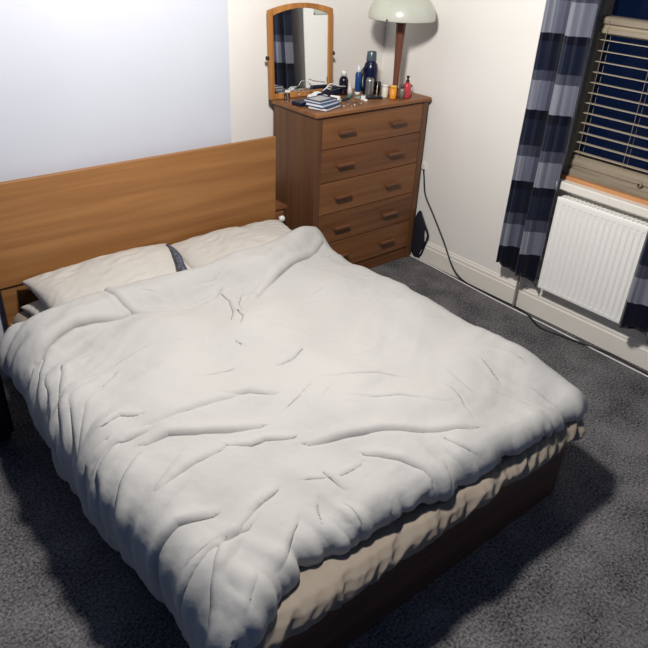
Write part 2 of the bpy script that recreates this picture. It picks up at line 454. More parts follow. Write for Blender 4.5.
# pointed corner and the dark patterned border of the right pillowcase
def pattern_mat():
    m = mat('patterned_border', lin(40, 46, 66), .8)
    N, L, b = nodes(m); tc = N.new('ShaderNodeTexCoord')
    n = N.new('ShaderNodeTexVoronoi'); n.inputs['Scale'].default_value = 160; L.new(tc.outputs['Object'], n.inputs['Vector'])
    r = N.new('ShaderNodeValToRGB'); r.color_ramp.elements[0].position = .25; r.color_ramp.elements[1].position = .6
    r.color_ramp.elements[0].color = (*lin(120, 124, 134), 1); r.color_ramp.elements[1].color = (*lin(30, 36, 58), 1)
    L.new(n.outputs['Distance'], r.inputs[0]); L.new(r.outputs[0], b.inputs['Base Color']); return m

# ------------------------------------------------------------------ duvet
STROKES=[(-40,17,[(-1.613,-0.627),(-1.558,-0.595),(-1.504,-0.569),(-1.428,-0.546),(-1.348,-0.543),(-1.218,-0.553),(-1.167,-0.546)]),
(-30,15,[(-1.229,-0.231),(-1.212,-0.302),(-1.206,-0.376),(-1.19,-0.465),(-1.167,-0.546),(-1.114,-0.584),(-1.057,-0.603),(-0.967,-0.621),(-0.849,-0.613),(-0.783,-0.601),(-0.718,-0.549)]),
(-38,15,[(-0.638,-0.726),(-0.587,-0.701),(-0.494,-0.653),(-0.425,-0.623),(-0.308,-0.568),(-0.195,-0.531),(-0.089,-0.483),(0.017,-0.412)]),
(-9,8,[(-1.1,-0.184),(-1.044,-0.184),(-1.006,-0.224)]),
(-9,9,[(-0.729,-0.566),(-0.745,-0.686),(-0.79,-0.79),(-0.845,-0.858)]),
(-9,9,[(-0.677,-0.65),(-0.745,-0.721),(-0.777,-0.81),(-0.774,-0.877),(-0.741,-0.921)]),
(-9,10,[(-0.762,-0.82),(-0.73,-0.875),(-0.669,-0.897),(-0.595,-0.894),(-0.505,-0.889),(-0.424,-0.922)]),
(-7,8,[(-0.768,-0.772),(-0.788,-0.867),(-0.85,-0.937)]),
(-8,9,[(-0.625,-0.723),(-0.646,-0.672),(-0.706,-0.678)]),
(-8,12,[(-0.389,-0.863),(-0.288,-0.846),(-0.179,-0.832),(-0.119,-0.86)]),
(-8,12,[(-0.749,-0.978),(-0.691,-1.06),(-0.649,-1.159),(-0.574,-1.222)]),
(-9,10,[(-0.876,-1.227),(-0.805,-1.225),(-0.743,-1.197)]),
(-11,9,[(-1.587,-1.2),(-1.528,-1.183),(-1.46,-1.22)]),
(-14,9,[(-1.582,-1.299),(-1.527,-1.296),(-1.467,-1.302)]),
(-20,15,[(-1.511,-1.352),(-1.431,-1.354),(-1.35,-1.401),(-1.212,-1.457),(-1.153,-1.487)]),
(-9,20,[(-1.452,-1.28),(-1.332,-1.279),(-1.207,-1.284),(-1.085,-1.305)]),
(-13,9,[(-1.293,-1.514),(-1.229,-1.549),(-1.173,-1.552),(-1.084,-1.598)]),
(-11,13,[(-1.575,-1.564),(-1.501,-1.543),(-1.436,-1.529),(-1.328,-1.519)]),
(-22,13,[(-1.741,-1.737),(-1.668,-1.707),(-1.588,-1.701),(-1.495,-1.737)]),
(-12,13,[(-1.606,-1.84),(-1.542,-1.83),(-1.481,-1.835),(-1.356,-1.776)]),
(-13,10,[(-1.707,-1.344),(-1.658,-1.274),(-1.605,-1.264)]),
(-15,10,[(-1.699,-1.438),(-1.651,-1.351),(-1.587,-1.309)]),
(-14,11,[(-1.693,-1.538),(-1.632,-1.456),(-1.558,-1.403)]),
(-13,11,[(-1.703,-1.639),(-1.642,-1.592)]),
(-9,11,[(-1.633,-0.936),(-1.547,-0.752),(-1.429,-0.732)]),
(-9,10,[(-1.705,-0.792),(-1.606,-0.606)]),
(-9,10,[(-1.564,-0.609),(-1.696,-0.89)]),
(-9,10,[(-1.687,-0.75),(-1.754,-1.024)]),
(-11,9,[(-1.61,-0.765),(-1.718,-1.084)]),
(-11,10,[(-1.613,-0.921),(-1.711,-1.154)]),
(-9,12,[(-1.601,-0.974),(-1.692,-1.243)]),
(-5,10,[(-1.595,-0.895),(-1.38,-0.864)]),
(-17,13,[(-1.673,-1.882),(-1.58,-1.851),(-1.443,-1.84)]),
(-13,11,[(-1.696,-2.068),(-1.597,-1.94),(-1.517,-1.854)]),
(-14,10,[(-1.708,-1.991),(-1.723,-2.065)]),
(-13,10,[(-1.694,-1.865),(-1.729,-1.956)]),
(-13,10,[(-1.751,-1.862),(-1.763,-1.966)]),
(-8,11,[(-1.447,-1.995),(-1.303,-1.897)]),
(-12,10,[(-1.55,-2.094),(-1.435,-2.026)]),
(-9,9,[(-1.609,-2.067),(-1.524,-1.996)]),
(-18,17,[(-1.055,-1.652),(-0.97,-1.689),(-0.858,-1.752),(-0.731,-1.832),(-0.558,-1.946)]),
(-16,13,[(-0.943,-1.824),(-0.877,-1.909),(-0.834,-1.996),(-0.822,-2.051)]),
(-15,11,[(-0.766,-2.005),(-0.835,-2.092)]),
(-20,12,[(-0.858,-2.018),(-0.872,-2.125)]),
(-19,12,[(-0.865,-2.025),(-0.94,-2.035),(-0.974,-2.085)]),
(-20,12,[(-1.046,-2.031),(-1.113,-2.07),(-1.156,-2.072)]),
(-20,12,[(-1.155,-1.959),(-1.154,-2.005),(-1.21,-2.031),(-1.242,-2.072)]),
(-16,12,[(-1.257,-2.028),(-1.384,-2.04)]),
(-7,11,[(-1.105,-1.793),(-1.098,-1.895)]),
(-8,10,[(-1.081,-1.84),(-0.992,-1.842)]),
(-5,8,[(-1.182,-1.781),(-1.126,-1.818)]),
(-9,11,[(-1.392,-1.79),(-1.275,-1.757)]),
(-11,10,[(-0.444,-2.124),(-0.229,-2.132)]),
(-9,11,[(-0.579,-2.125),(-0.411,-2.075)]),
(-10,11,[(-0.752,-2.109),(-0.592,-2.072)]),
(-9,11,[(-0.371,-2.132),(-0.196,-2.076)]),
(-5,16,[(-0.366,-1.63),(-0.399,-1.813),(-0.34,-1.91)]),
(-5,8,[(-0.922,-0.993),(-0.911,-1.058)]),
(-9,15,[(-1.143,-1.278),(-1.067,-1.31),(-1.004,-1.364)]),
(-9,9,[(-0.637,-1.157),(-0.566,-1.238)]),
(-6,14,[(-1.168,-1.118),(-1.006,-1.142)]),
(-7,14,[(-1.374,-0.86),(-1.23,-0.829),(-1.08,-0.89)]),
(-6,14,[(-0.77,-1.422),(-0.573,-1.497),(-0.483,-1.63)]),
(-5,12,[(-0.807,-1.554),(-0.63,-1.667),(-0.54,-1.787)]),
(-6,12,[(-1.754,-1.314),(-1.662,-1.203),(-1.569,-1.034)])]

FOOT = [(-1.80, -2.13), (-1.60, -2.115), (-1.48, -2.06), (-1.37, -2.015), (-1.19, -2.035), (-1.0, -2.06), (-.79, -2.075), (-.5, -2.085), (-.22, -2.10), (-.02, -2.09), (.12, -2.04)]
HEAD = [(-1.75, -.335), (-1.62, -.345), (-1.50, -.375), (-1.33, -.345), (-1.19, -.33), (-1.05, -.345), (-.81, -.385), (-.59, -.385), (-.34, -.37), (-.11, -.31), (.06, -.285), (.14, -.33)]
def interp(T, x):
    if x <= T[0][0]: return T[0][1]
    for (a, b), (c, d) in zip(T, T[1:]):
        if x <= c:
            t = (x - a) / (c - a); t = t * t * (3 - 2 * t) * .5 + t * .5; return b + (d - b) * t
    return T[-1][1]
CREASE = [(-1.72, -.66), (-1.55, -.66), (-1.35, -.60), (-1.17, -.56), (-.9, -.585), (-.72, -.56), (-.45, -.66), (-.25, -.58), (-.02, -.45), (.12, -.40)]
def sstep(a, b, x):
    t = max(0., min(1., (x - a) / (b - a))); return t * t * (3 - 2 * t)
def top_z(x, y):
    z = .475
    yc = interp(CREASE, x)
    roll = sstep(yc - .01, yc + .14, y)
    z += .075 * roll
    z += .028 * math.sin(PI * max(0, min(1, (x + 1.72) / 1.82))) ** .5
    z -= .02 * sstep(-1.6, -2.05, y)
    z += .030 * noise.noise(Vector((x * 2.6, y * 2.6, .3))) + .016 * noise.noise(Vector((x * 6, y * 6, 8.3)))
    # shoulder of the roll at the right end is puffed up
    z += .03 * math.exp(-((x + .02) / .14) ** 2 - ((y + .36) / .12) ** 2)
    # left head corner hangs down
    z -= .06 * sstep(-1.42, -1.70, x) * sstep(-.9, -.35, y)
    return z
def edgemap(s, r, h):
    if s < h:
        q = (h - s) / max(h, 1e-6); return .020 * q * q, r + (h - s)
    if s < h + r * PI / 2:
        a = (s - h) / r; return r * (1 - math.cos(a)), r * (1 - math.sin(a))
    return r + (s - h - r * PI / 2), 0.
RG = random.Random(21)
DENSE = [(u[0] + (v[0] - u[0]) * k / 4, u[1] + (v[1] - u[1]) * k / 4) for d_, w_2, P_ in STROKES for u, v in zip(P_, P_[1:]) for k in range(5)]
def squiggle(x, y, ang, ln, d, w):
    P = [(x, y)]; n = 4
    for q in range(n):
        ang += RG.uniform(-.28, .28); x += math.cos(ang) * ln / n; y += math.sin(ang) * ln / n; P.append((x, y))
    Q = [(u[0] + (v[0] - u[0]) * k / 3, u[1] + (v[1] - u[1]) * k / 3) for u, v in zip(P, P[1:]) for k in range(4)]
    if all((q[0] - g[0]) ** 2 + (q[1] - g[1]) ** 2 > .048 ** 2 for q in Q for g in DENSE):
        STROKES.append((d, w, P)); DENSE.extend(Q)
for q in range(46):    # left flank: small folds running in from the hanging edge
    squiggle(-1.70 + RG.random() ** 1.5 * .30, RG.uniform(-2.02, -.75), RG.uniform(.15, 1.0), RG.uniform(.10, .26), -RG.uniform(4, 10), RG.uniform(6, 10))
for q in range(44):    # foot: folds gathered towards the hem
    squiggle(RG.uniform(-1.5, .0), -2.04 + RG.random() ** 1.5 * .28, PI / 2 + RG.uniform(-.5, .5), RG.uniform(.08, .22), -RG.uniform(4, 10), RG.uniform(6, 10))
for q in range(26):    # along the turned-back roll
    squiggle(RG.uniform(-1.6, -.05), RG.uniform(-.72, -.40), RG.uniform(-.5, .5), RG.uniform(.10, .25), -RG.uniform(3, 6), RG.uniform(6, 10))
for q in range(34):    # the flat middle
    squiggle(RG.uniform(-1.4, -.05), RG.uniform(-1.8, -.75), RG.uniform(-.6, .7), RG.uniform(.08, .26), -RG.uniform(1.5, 4), RG.uniform(7, 12))
for q in range(12):    # right edge
    squiggle(RG.uniform(-.12, .05), RG.uniform(-1.95, -.5), RG.uniform(1.0, 2.4), RG.uniform(.08, .2), -RG.uniform(3, 6), RG.uniform(7, 10))
SEG = []
for d, w, P in STROKES:
    for i in range(len(P) - 1):
        k0 = i / (len(P) - 1); k1 = (i + 1) / (len(P) - 1)
        SEG.append((d * .001, w * .001, P[i], P[i + 1], k0, k1))
CELL = .12; BUCK = {}
for si, (d, w, a, b, k0, k1) in enumerate(SEG):
    r = w * 4.2
    for cx in range(int(math.floor((min(a[0], b[0]) - r) / CELL)), int(math.floor((max(a[0], b[0]) + r) / CELL)) + 1):
        for cy in range(int(math.floor((min(a[1], b[1]) - r) / CELL)), int(math.floor((max(a[1], b[1]) + r) / CELL)) + 1):
            BUCK.setdefault((cx, cy), []).append(si)
SOWN = []
for si, (d, w, P) in enumerate(STROKES): SOWN += [si] * (len(P) - 1)
# which side of each fold falls steeply: the one that faces away from the middle of the bed
OUT = []
for d, w, P in STROKES:
    m0, m1 = P[0], P[-1]; vx, vy = m1[0] - m0[0], m1[1] - m0[1]
    ox_, oy_ = (m0[0] + m1[0]) / 2 + .85, (m0[1] + m1[1]) / 2 + 1.15
    OUT.append(1 if vx * oy_ - vy * ox_ > 0 else -1)
def disp(x, y):
    best = {}
    for si in BUCK.get((int(math.floor(x / CELL)), int(math.floor(y / CELL))), ()):
        d, w, a, b, k0, k1 = SEG[si]
        vx, vy = b[0] - a[0], b[1] - a[1]; L2 = vx * vx + vy * vy + 1e-12
        t = max(0, min(1, ((x - a[0]) * vx + (y - a[1]) * vy) / L2))
        px, py = a[0] + vx * t - x, a[1] + vy * t - y
        r2 = px * px + py * py
        side = (vx * (-py) - vy * (-px))
        k = k0 + (k1 - k0) * t
        o = SOWN[si]
        if o not in best or r2 < best[o][0]: best[o] = (r2, d, w, k, 1 if side > 0 else -1, OUT[o])
    z = 0.
    for r2, d, w, k, sd, w_out in best.values():
        taper = (max(0, math.sin(PI * (.08 + .84 * k)))) ** .7
        r = math.sqrt(r2) / w
        out = sd * w_out
        if out > 0:      # steep side
            f = 1.0 * math.exp(-(r / .55) ** 2) - .55 * math.exp(-((r - .95) / .6) ** 2)
        else:            # long soft side
            f = math.exp(-(r / 1.9) ** 1.6)
        if d <= -.030:   # where the turned-back roll meets the flat cloth: a tight valley
            f = -1.35 * math.exp(-(r / .5) ** 2) + .45 * math.exp(-((r - 1.5) / 1.1) ** 2) * (1 if out > 0 else .4)
            z += taper * -d * .7 * f
        else:
            z += taper * -d * .74 * f
    return z
def build_duvet():
    bm = bmesh.new(); NU, NV = 420, 460
    hL0, rL, hR, rR = .17, .13, .10, .09
    P = []
    for j in range(NV + 1):
        v = j / NV; row = []
        for i in range(NU + 1):
            u = i / NU
            # nominal plan position for lookups
            yn = -.35 - 1.73 * v
            xl = -1.685 + .012 * math.sin(yn * 7) + .010 * noise.noise(Vector((yn * 5, 0, 1))) + .0 * sstep(-.62, -.33, yn) + .015 * sstep(-1.5, -2.0, yn)
            xr = .092 + .012 * noise.noise(Vector((yn * 4, 3, 1))) - .03 * sstep(-1.9, -2.1, yn)
            hL = hL0 + .02 * noise.noise(Vector((yn * 4, 9, 1))) - .15 * sstep(-1.0, -.4, yn); 
            S = hL + rL * PI / 2 + (xr - xl - rL - rR) + rR * PI / 2 + hR
            s = u * S
            mid = hL + rL * PI / 2 + (xr - xl - rL - rR) / 2
            if s < mid:
                off, dropx = edgemap(s, rL, hL); x = xl + off; side = -1
            else:
                off, dropx = edgemap(S - s, rR, hR); x = xr - off; side = 1
            yh = interp(HEAD, x); yf = interp(FOOT, x)
            yf += .022 + .010 * noise.noise(Vector((x * 11, 2, 2)))
            rH, hH, rF = .055, .0, .062
            hF = .0 + .10 * sstep(-1.38, -1.60, x)
            T = rH * PI / 2 + (yh - yf - rH - rF) + rF * PI / 2 + hF
            t = v * T; midt = rH * PI / 2 + (yh - yf - rH - rF) / 2
            if t < midt:
                off, dropy = edgemap(t, rH, 0.0001); y = yh - off
            else:
                off, dropy = edgemap(T - t, rF, hF + .0001); y = yf + off
            dropx *= 1.0
            z = top_z(x, y)
            drop = max(dropx, dropy) + .35 * min(dropx, dropy)
            # hanging side: vertical pleats
            k = max(0, min(1, dropx / .12))
            pl = noise.noise(Vector((0, y * 9, 6.0 * side))) * .6 + noise.noise(Vector((0, y * 21 + dropx * 6, 3.0 * side))) * .4
            x += side * (.026 * pl * k)
            kf = max(0, min(1, dropy / .06)) * (1 if t >= midt else .3)
            y -= .020 * kf * noise.noise(Vector((x * 13, 4, 4))) + .008 * kf * noise.noise(Vector((x * 34, 7, 4)))
            zz = z - drop
            flo = .40 + .012
            row.append([x, y, zz, dropx, dropy])
        P.append(row)
    # displace along the smooth surface normal
    V = [[Vector(q[:3]) for q in row] for row in P]
    D = [[None] * (NU + 1) for _ in range(NV + 1)]
    for j in range(NV + 1):
        for i in range(NU + 1):
            a = V[j][min(i + 1, NU)] - V[j][max(i - 1, 0)]; b = V[min(j + 1, NV)][i] - V[max(j - 1, 0)][i]
            n = b.cross(a)
            if n.length < 1e-9: n = Vector((0, 0, 1))
            n.normalize()
            p = V[j][i]; x, y = p.x, p.y
            edge = min(1, j / 6, (NV - j) / 6, (i) / 6, (NU - i) / 6)
            d = disp(x, y) * (.1 + .9 * edge) * (.3 + .7 * sstep(-2.08, -1.90, y))
            # loose small creases everywhere, stronger near the left flank and the foot
            q = Vector((x * 1.0, y * 1.0, 0))
            w1 = noise.noise(Vector((x * 3.2 + y * 1.2, y * 15 - x * 7 + 1.2 * noise.noise(Vector((x * 3, y * 3, 1))), 2.5)))
            w2 = noise.noise(Vector((x * 17 + y * 5 + 1.2 * noise.noise(Vector((x * 4, y * 4, 7))), y * 4, 5.5)))
            w3 = noise.noise(Vector((x * 38, y * 38, p.z * 30)))
            ed = sstep(.35, .0, min(x + 1.72, y + 2.10))
            el = sstep(.42, .05, x + 1.72); ef_ = sstep(.34, .03, y + 2.10); eh = sstep(.35, 0, abs(y + .55))
            d += (.0042 + .013 * el * (1 - ef_ * .5)) * (w1 + .5 * abs(w1)) + (.0016 + .015 * ef_ + .002 * eh) * (w2 + .4 * abs(w2)) + .0008 * w3
            D[j][i] = n * d
    NN = []
    for j in range(NV + 1):
        NN.append([bm.verts.new(V[j][i] + D[j][i]) for i in range(NU + 1)])
    for j in range(NV):
        for i in range(NU): bm.faces.new((NN[j][i], NN[j][i + 1], NN[j + 1][i + 1], NN[j + 1][i]))
    edge_left = [NN[j][0].co.copy() for j in range(0, NV + 1, 3)]
    edge_foot = [NN[NV][i].co.copy() for i in range(0, NU + 1, 3)]
    edge_head = [NN[0][i].co.copy() for i in range(0, NU + 1, 3)]
    c = Vector((-.8, -1.2, .45))
    for v in bm.verts: v.co -= c
    o = obj('duvet', bm, M['cotton'], None, smooth=True, loc=c)
    so = o.modifiers.new('thick', 'SOLIDIFY'); so.thickness = .016; so.offset = -1
    tag(o, 'rumpled white cotton duvet spread over the whole bed', 'duvet')
    for nm, pts, m in (('piping', edge_left, M['piping']),):
        b2 = bmesh.new(); tube(b2, [p - c + Vector((.004, 0, -.006)) for p in pts], .0045, 6, 0)
        obj(nm, b2, m, o, smooth=True)['label'] = 'grey piping along the hanging left edge'
    return o, edge_foot
duvet, ef = build_duvet()
# small white care tag and stitched seam at the foot hem
e = min(ef, key=lambda p: abs(p.x + 1.40))
bm = bmesh.new(); box(bm, -.014, .014, -.0012, .0012, -.008, .004)
obj('care_tag', bm, M['whitep'], duvet, loc=e - duvet.location + Vector((0, -.014, -.01)), rot=(0, .3, .2))

# dark patterned border between the two pillows
bm = bmesh.new(); path = smooth_path([(-.738, -.045, .552), (-.748, -.10, .570), (-.766, -.19, .580), (-.790, -.28, .582), (-.815, -.35, .578), (-.83, -.42, .565)], 8)
wd = [.005 + .017 * sstep(0, .6, i / (len(path) - 1)) for i in range(len(path))]
A = []; 
for p, w2 in zip(path, wd):
    A.append([bm.verts.new(p + Vector((k * w2, .25 * k * w2, .006 * (1 - k * k)))) for k in (-1, -.5, 0, .5, 1)])
for a, b in zip(A, A[1:]):
    for i in range(4): bm.faces.new((a[i], a[i + 1], b[i + 1], b[i]))
bd = obj('pillowcase_border', bm, pattern_mat(), None, smooth=True)
bd.parent = pR; bpy.context.view_layer.update(); bd.matrix_parent_inverse = pR.matrix_world.inverted()
bd['label'] = 'dark patterned border strip'
so = bd.modifiers.new('t', 'SOLIDIFY'); so.thickness = .004

# ------------------------------------------------------------------ chest of drawers
CX0, CX1, CY0, CY1, CT = .226, 1.162, -.074, .366, 1.108
ch = thing('chest_of_drawers', 'tall oak chest of five drawers standing in the alcove', 'chest of drawers', ((CX0 + CX1) / 2, (CY0 + CY1) / 2, 0))
ox, oy = (CX0 + CX1) / 2, (CY0 + CY1) / 2
def cb(name, a, m, par=ch, **k):
    return obj(name, bx(a[0] - ox, a[1] - ox, a[2] - oy, a[3] - oy, a[4], a[5]), m, par, **k)
cb('chest_top', (CX0, CX1, CY0, CY1, CT - .024, CT), M['chest_top'], bevel=.005, seg=3)
i_ = .014
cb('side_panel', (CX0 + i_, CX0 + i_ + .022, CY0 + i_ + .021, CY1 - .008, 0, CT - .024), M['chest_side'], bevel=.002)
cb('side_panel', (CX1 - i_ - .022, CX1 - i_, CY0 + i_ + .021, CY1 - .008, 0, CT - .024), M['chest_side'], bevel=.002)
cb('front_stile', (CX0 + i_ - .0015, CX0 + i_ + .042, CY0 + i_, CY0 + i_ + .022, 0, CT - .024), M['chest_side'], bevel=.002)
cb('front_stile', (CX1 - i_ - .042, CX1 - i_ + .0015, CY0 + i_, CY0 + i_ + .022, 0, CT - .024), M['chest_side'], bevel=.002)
cb('back_panel', (CX0 + i_ + .022, CX1 - i_ - .022, CY1 - .02, CY1 - .01, .04, CT - .024), M['chest_side'])
cb('plinth', (CX0 + i_ + .042, CX1 - i_ - .042, CY0 + i_ + .012, CY0 + i_ + .03, 0.0, .085), M['chest_b'], bevel=.002)
bm = bmesh.new()
for z in (.288, .488, .690, .893):
    box(bm, CX0 + i_ + .042 - ox, CX1 - i_ - .042 - ox, CY0 + i_ + .016 - oy, CY0 + .05 - oy, z - .008, z + .008)
obj('divider', bm, M['chest_b'], ch)
zz = [.088, .2885, .4885, .6905, .8935, 1.079]
for i in range(5):
    m = M['chest'] if i % 2 == 0 else M['chest_b']
    d = cb('drawer', (CX0 + i_ + .044, CX1 - i_ - .044, CY0 + i_ + .002, CY0 + i_ + .022, zz[i] + .0025, zz[i + 1] - .0025), m, bevel=.002)
    for hx in (.462, .882):
        zc = (zz[i] + zz[i + 1]) / 2 - .002
        bm = bmesh.new(); fy = CY0 + i_ + .002 - oy; x = hx - ox
        # lozenge bar: wide grip on a narrower foot
        prism(bm, [(fy, zc - .011), (fy - .020, zc - .013), (fy - .029, zc - .010), (fy - .031, zc + .004), (fy - .026, zc + .010), (fy - .016, zc + .006), (fy, zc + .006)], 'x', x - .060, x + .060)
        obj('handle', bm, M['handle'], d, bevel=.003)

# bedside cabinet squeezed between breast and chest
bs = thing('bedside_cabinet', 'small wooden bedside cabinet mostly hidden behind the headboard, white knob', 'bedside cabinet', (-.05, .23, 0))
obj('cabinet_body', bx(-.17, .175, -.15, .14, 0, .535), M['chest_side'], bs, bevel=.003)
obj('cabinet_top', bx(-.175, .185, -.165, .145, .535, .555), M['chest_b'], bs, bevel=.003)
dr = obj('drawer', bx(-.15, .160, -.160, -.15, .40, .525), M['chest'], bs, bevel=.002)
bm = bmesh.new(); lathe(bm, [(0, 0), (.008, 0), (.008, .012), (.017, .018), (.021, .028), (.017, .038), (.008, .043), (0, .044)], 24)
obj('knob', bm, M['whitep'], dr, smooth=True, loc=(.128, -.16, .487), rot=(PI / 2, 0, 0))

# dark cabinet at the left of the bed
nb = thing('bedside_chest', 'dark navy low bedside unit at the left edge, beside the headboard', 'bedside unit', (-1.935, -.22, 0))
obj('carcass', bx(-.22, .22, -.2, .2, .04, .46), M['navy'], nb, bevel=.004)
obj('unit_top', bx(-.23, .23, -.21, .21, .46, .48), M['navy'], nb, bevel=.004)
for z in (.05, .26):
    d = obj('drawer', bx(-.205, .205, -.212, -.2, z, z + .19), M['navy'], nb, bevel=.002)
    obj('handle', bx(-.05, .05, -.228, -.212, z + .12, z + .135), M['steel'], d, bevel=.002)
obj('plinth', bx(-.2, .2, -.18, .18, 0, .04), M['navy'], nb)

# ------------------------------------------------------------------ mirror
MW, MH = .458, .520
mir = thing('mirror', 'arched wooden framed mirror standing on the chest of drawers', 'mirror', (.200, .330, CT), rot=(-.06, 0, -.045))
def arch(inset, n=24, rise=.035):
    x0, x1 = inset, MW - inset; zb = inset + .004; pts = [(x0, zb), (x1, zb)]
    for i in range(n + 1):
        t = i / n; x = x1 + (x0 - x1) * t; pts.append((x, MH - inset * .9 - rise + rise * (1 - (2 * t - 1) ** 2) ** 1.0))
    return pts
o_ = arch(0.0); n_ = arch(.030)
bm = bmesh.new(); vo = [[bm.verts.new((x, y, z)) for x, z in o_] for y in (0, .02)]; vi = [[bm.verts.new((x, y, z)) for x, z in n_] for y in (0, .02)]
n = len(o_)
for k in range(n):
    j = (k + 1) % n
    bm.faces.new((vo[0][k], vo[0][j], vi[0][j], vi[0][k])); bm.faces.new((vo[1][k], vi[1][k], vi[1][j], vo[1][j]))
    bm.faces.new((vo[0][k], vo[1][k], vo[1][j], vo[0][j])); bm.faces.new((vi[0][k], vi[0][j], vi[1][j], vi[1][k]))
obj('frame', bm, M['mirror_wood'], mir, bevel=.002)
bm = bmesh.new(); prism(bm, arch(.026), 'y', .008, .012); obj('mirror_glass', bm, M['mirror'], mir)
for x, r in ((-.008, -PI / 2), (MW + .008, PI / 2)):
    bm = bmesh.new(); lathe(bm, [(0, -.008), (.007, -.008), (.011, 0), (.012, .008), (.006, .012), (0, .012)], 18)
    obj('knob', bm, M['blackp'], mir, smooth=True, loc=(x, .01, .235), rot=(0, r, 0))

# ------------------------------------------------------------------ lamp
lp = thing('table_lamp', 'mushroom table lamp with a pale glass shade and tapered wooden stem', 'lamp', (.955, .056, CT + .001))
bm = bmesh.new(); lathe(bm, [(0, 0), (.040, 0), (.042, .006), (.038, .013), (.018, .018), (0, .018)], 40); obj('lamp_base', bm, M['lampwood'], lp, smooth=True, bevel=.001)
bm = bmesh.new(); lathe(bm, [(.016, .016), (.0175, .08), (.0215, .22), (.027, .36), (.031, .47), (.031, .48)], 28); obj('lamp_stem', bm, M['lampwood'], lp, smooth=True)
bm = bmesh.new(); lathe(bm, [(.030, .420), (.0325, .421), (.033, .485), (.031, .486)], 28); obj('lamp_collar', bm, mat('brown_collar', lin(60, 40, 44), .5), lp, smooth=True)
bm = bmesh.new(); R_ = .200; hh = .150; pr = []
for i in range(25):
    a = i / 24 * PI / 2; pr.append((max(.001, R_ * math.cos(a) ** .92 if a < PI / 2 else .001), .458 + hh * math.sin(a)))
pr = [(R_ - .002, .446), (R_, .450)] + pr
lathe(bm, pr, 64, cap=False); sd = obj('lamp_shade', bm, M['shade'], lp, smooth=True)
s = sd.modifiers.new('t', 'SOLIDIFY'); s.thickness = .004; s.offset = -1
for a in (200, 320, 80):
    bm = bmesh.new(); vs = bmesh.ops.create_uvsphere(bm, u_segments=12, v_segments=8, radius=.006)['verts']
    obj('shade_clip', bm, M['blackp'], sd, smooth=True, loc=(R_ * math.cos(math.radians(a)), R_ * math.sin(math.radians(a)), .454))

# ------------------------------------------------------------------ things on the chest
def lathing(name, label, cat, x, y, parts, z=CT, group=None, rot=None):
    t = thing(name, label, cat, (x, y, z + .0005), rot=rot, group=group)
    for nm, prof, m in parts:
        bm = bmesh.new(); lathe(bm, prof, 28); obj(nm, bm, m, t, smooth=True)
    return t
C = lambda *a, r=.4, me=0: mat('c%d' % random.randrange(10 ** 6), lin(*a), r, me)
def book(name, label, x, y, z, w, d, h, rz, cover, page, stripe=None):
    t = thing(name, label, 'book', (x, y, z), rz, 'books on the chest')
    bm = bmesh.new(); box(bm, -w / 2, w / 2, -d / 2, d / 2, 0, .0025); box(bm, -w / 2, w / 2, -d / 2, d / 2, h - .0025, h); box(bm, w / 2 - .003, w / 2, -d / 2, d / 2, 0, h)
    obj('cover', bm, cover, t)
    obj('pages', bx(-w / 2 + .003, w / 2 - .003, -d / 2 + .003, d / 2 - .003, .0025, h - .0025), page, t)
    if stripe: obj('cover_print', bx(-w / 2 + .02, w / 2 - .03, -d / 2 + .02, d / 2 - .02, h, h + .0006), stripe, t)
    return t
page = C(228, 226, 220, r=.8)
book('book', 'navy book at the bottom of the small pile on the chest', .375, .04, CT + .0005, .175, .125, .018, .35, C(18, 30, 70), page)
book('book', 'blue and white book in the middle of the small pile', .362, .05, CT + .019, .170, .118, .018, .30, C(50, 110, 170), page)
book('book', 'pale grey covered book on top of the small pile', .355, .058, CT + .0375, .160, .120, .014, .22, C(24, 44, 92), page, C(176, 178, 172))
bm = bx(-.05, .05, -.04, .04, 0, .022); t = obj('wallet', bm, C(16, 22, 48), None, bevel=.006, seg=3, loc=(.30, .16, CT + .0005), rot=(0, 0, .2)); tag(t, 'dark navy wallet left of the book pile, by the mirror foot', 'wallet')
# toy car
car = thing('toy_car', 'small white toy sports car behind the book pile', 'toy car', (.455, .205, CT + .0005), -.15)
bm = bmesh.new(); prof = [(-.058, .010), (-.060, .024), (-.052, .033), (-.030, .036), (-.010, .047), (.014, .048), (.032, .036), (.054, .030), (.060, .020), (.058, .010)]
prism(bm, prof, 'y', -.026, .026); obj('car_body', bm, C(236, 236, 234, r=.25), car, bevel=.004, seg=3)
bm = bmesh.new(); prism(bm, [(-.027, .037), (-.009, .0465), (.013, .0475), (.029, .037)], 'y', -.0268, .0268); obj('side_window', bm, C(14, 18, 34, r=.1), car)
bm = bmesh.new(); prism(bm, [(.0145, .0485), (.0335, .037), (.031, .034), (.012, .046)], 'y', -.021, .021); obj('windscreen', bm, C(14, 18, 34, r=.1), car)
for wx_ in (-.036, .036):
    for wy in (-.0255, .0255):
        bm = bmesh.new(); lathe(bm, [(0, -.005), (.011, -.005), (.0125, 0), (.011, .005), (0, .005)], 20); obj('wheel', bm, M['blackp'], car, smooth=True, loc=(wx_, wy, .0125), rot=(PI / 2, 0, 0))
# folded card
bm = bmesh.new(); prism(bm, [(-.035, 0), (.035, 0), (.034, .004), (.006, .034), (-.0, .036), (-.034, .004)], 'y', -.03, .03)
tag(obj('folded_leaflet', bm, C(226, 222, 212, r=.7), None, bevel=.001, loc=(.525, .125, CT + .0005), rot=(0, 0, .5)), 'folded cream leaflet between the toy car and the clutter', 'leaflet')
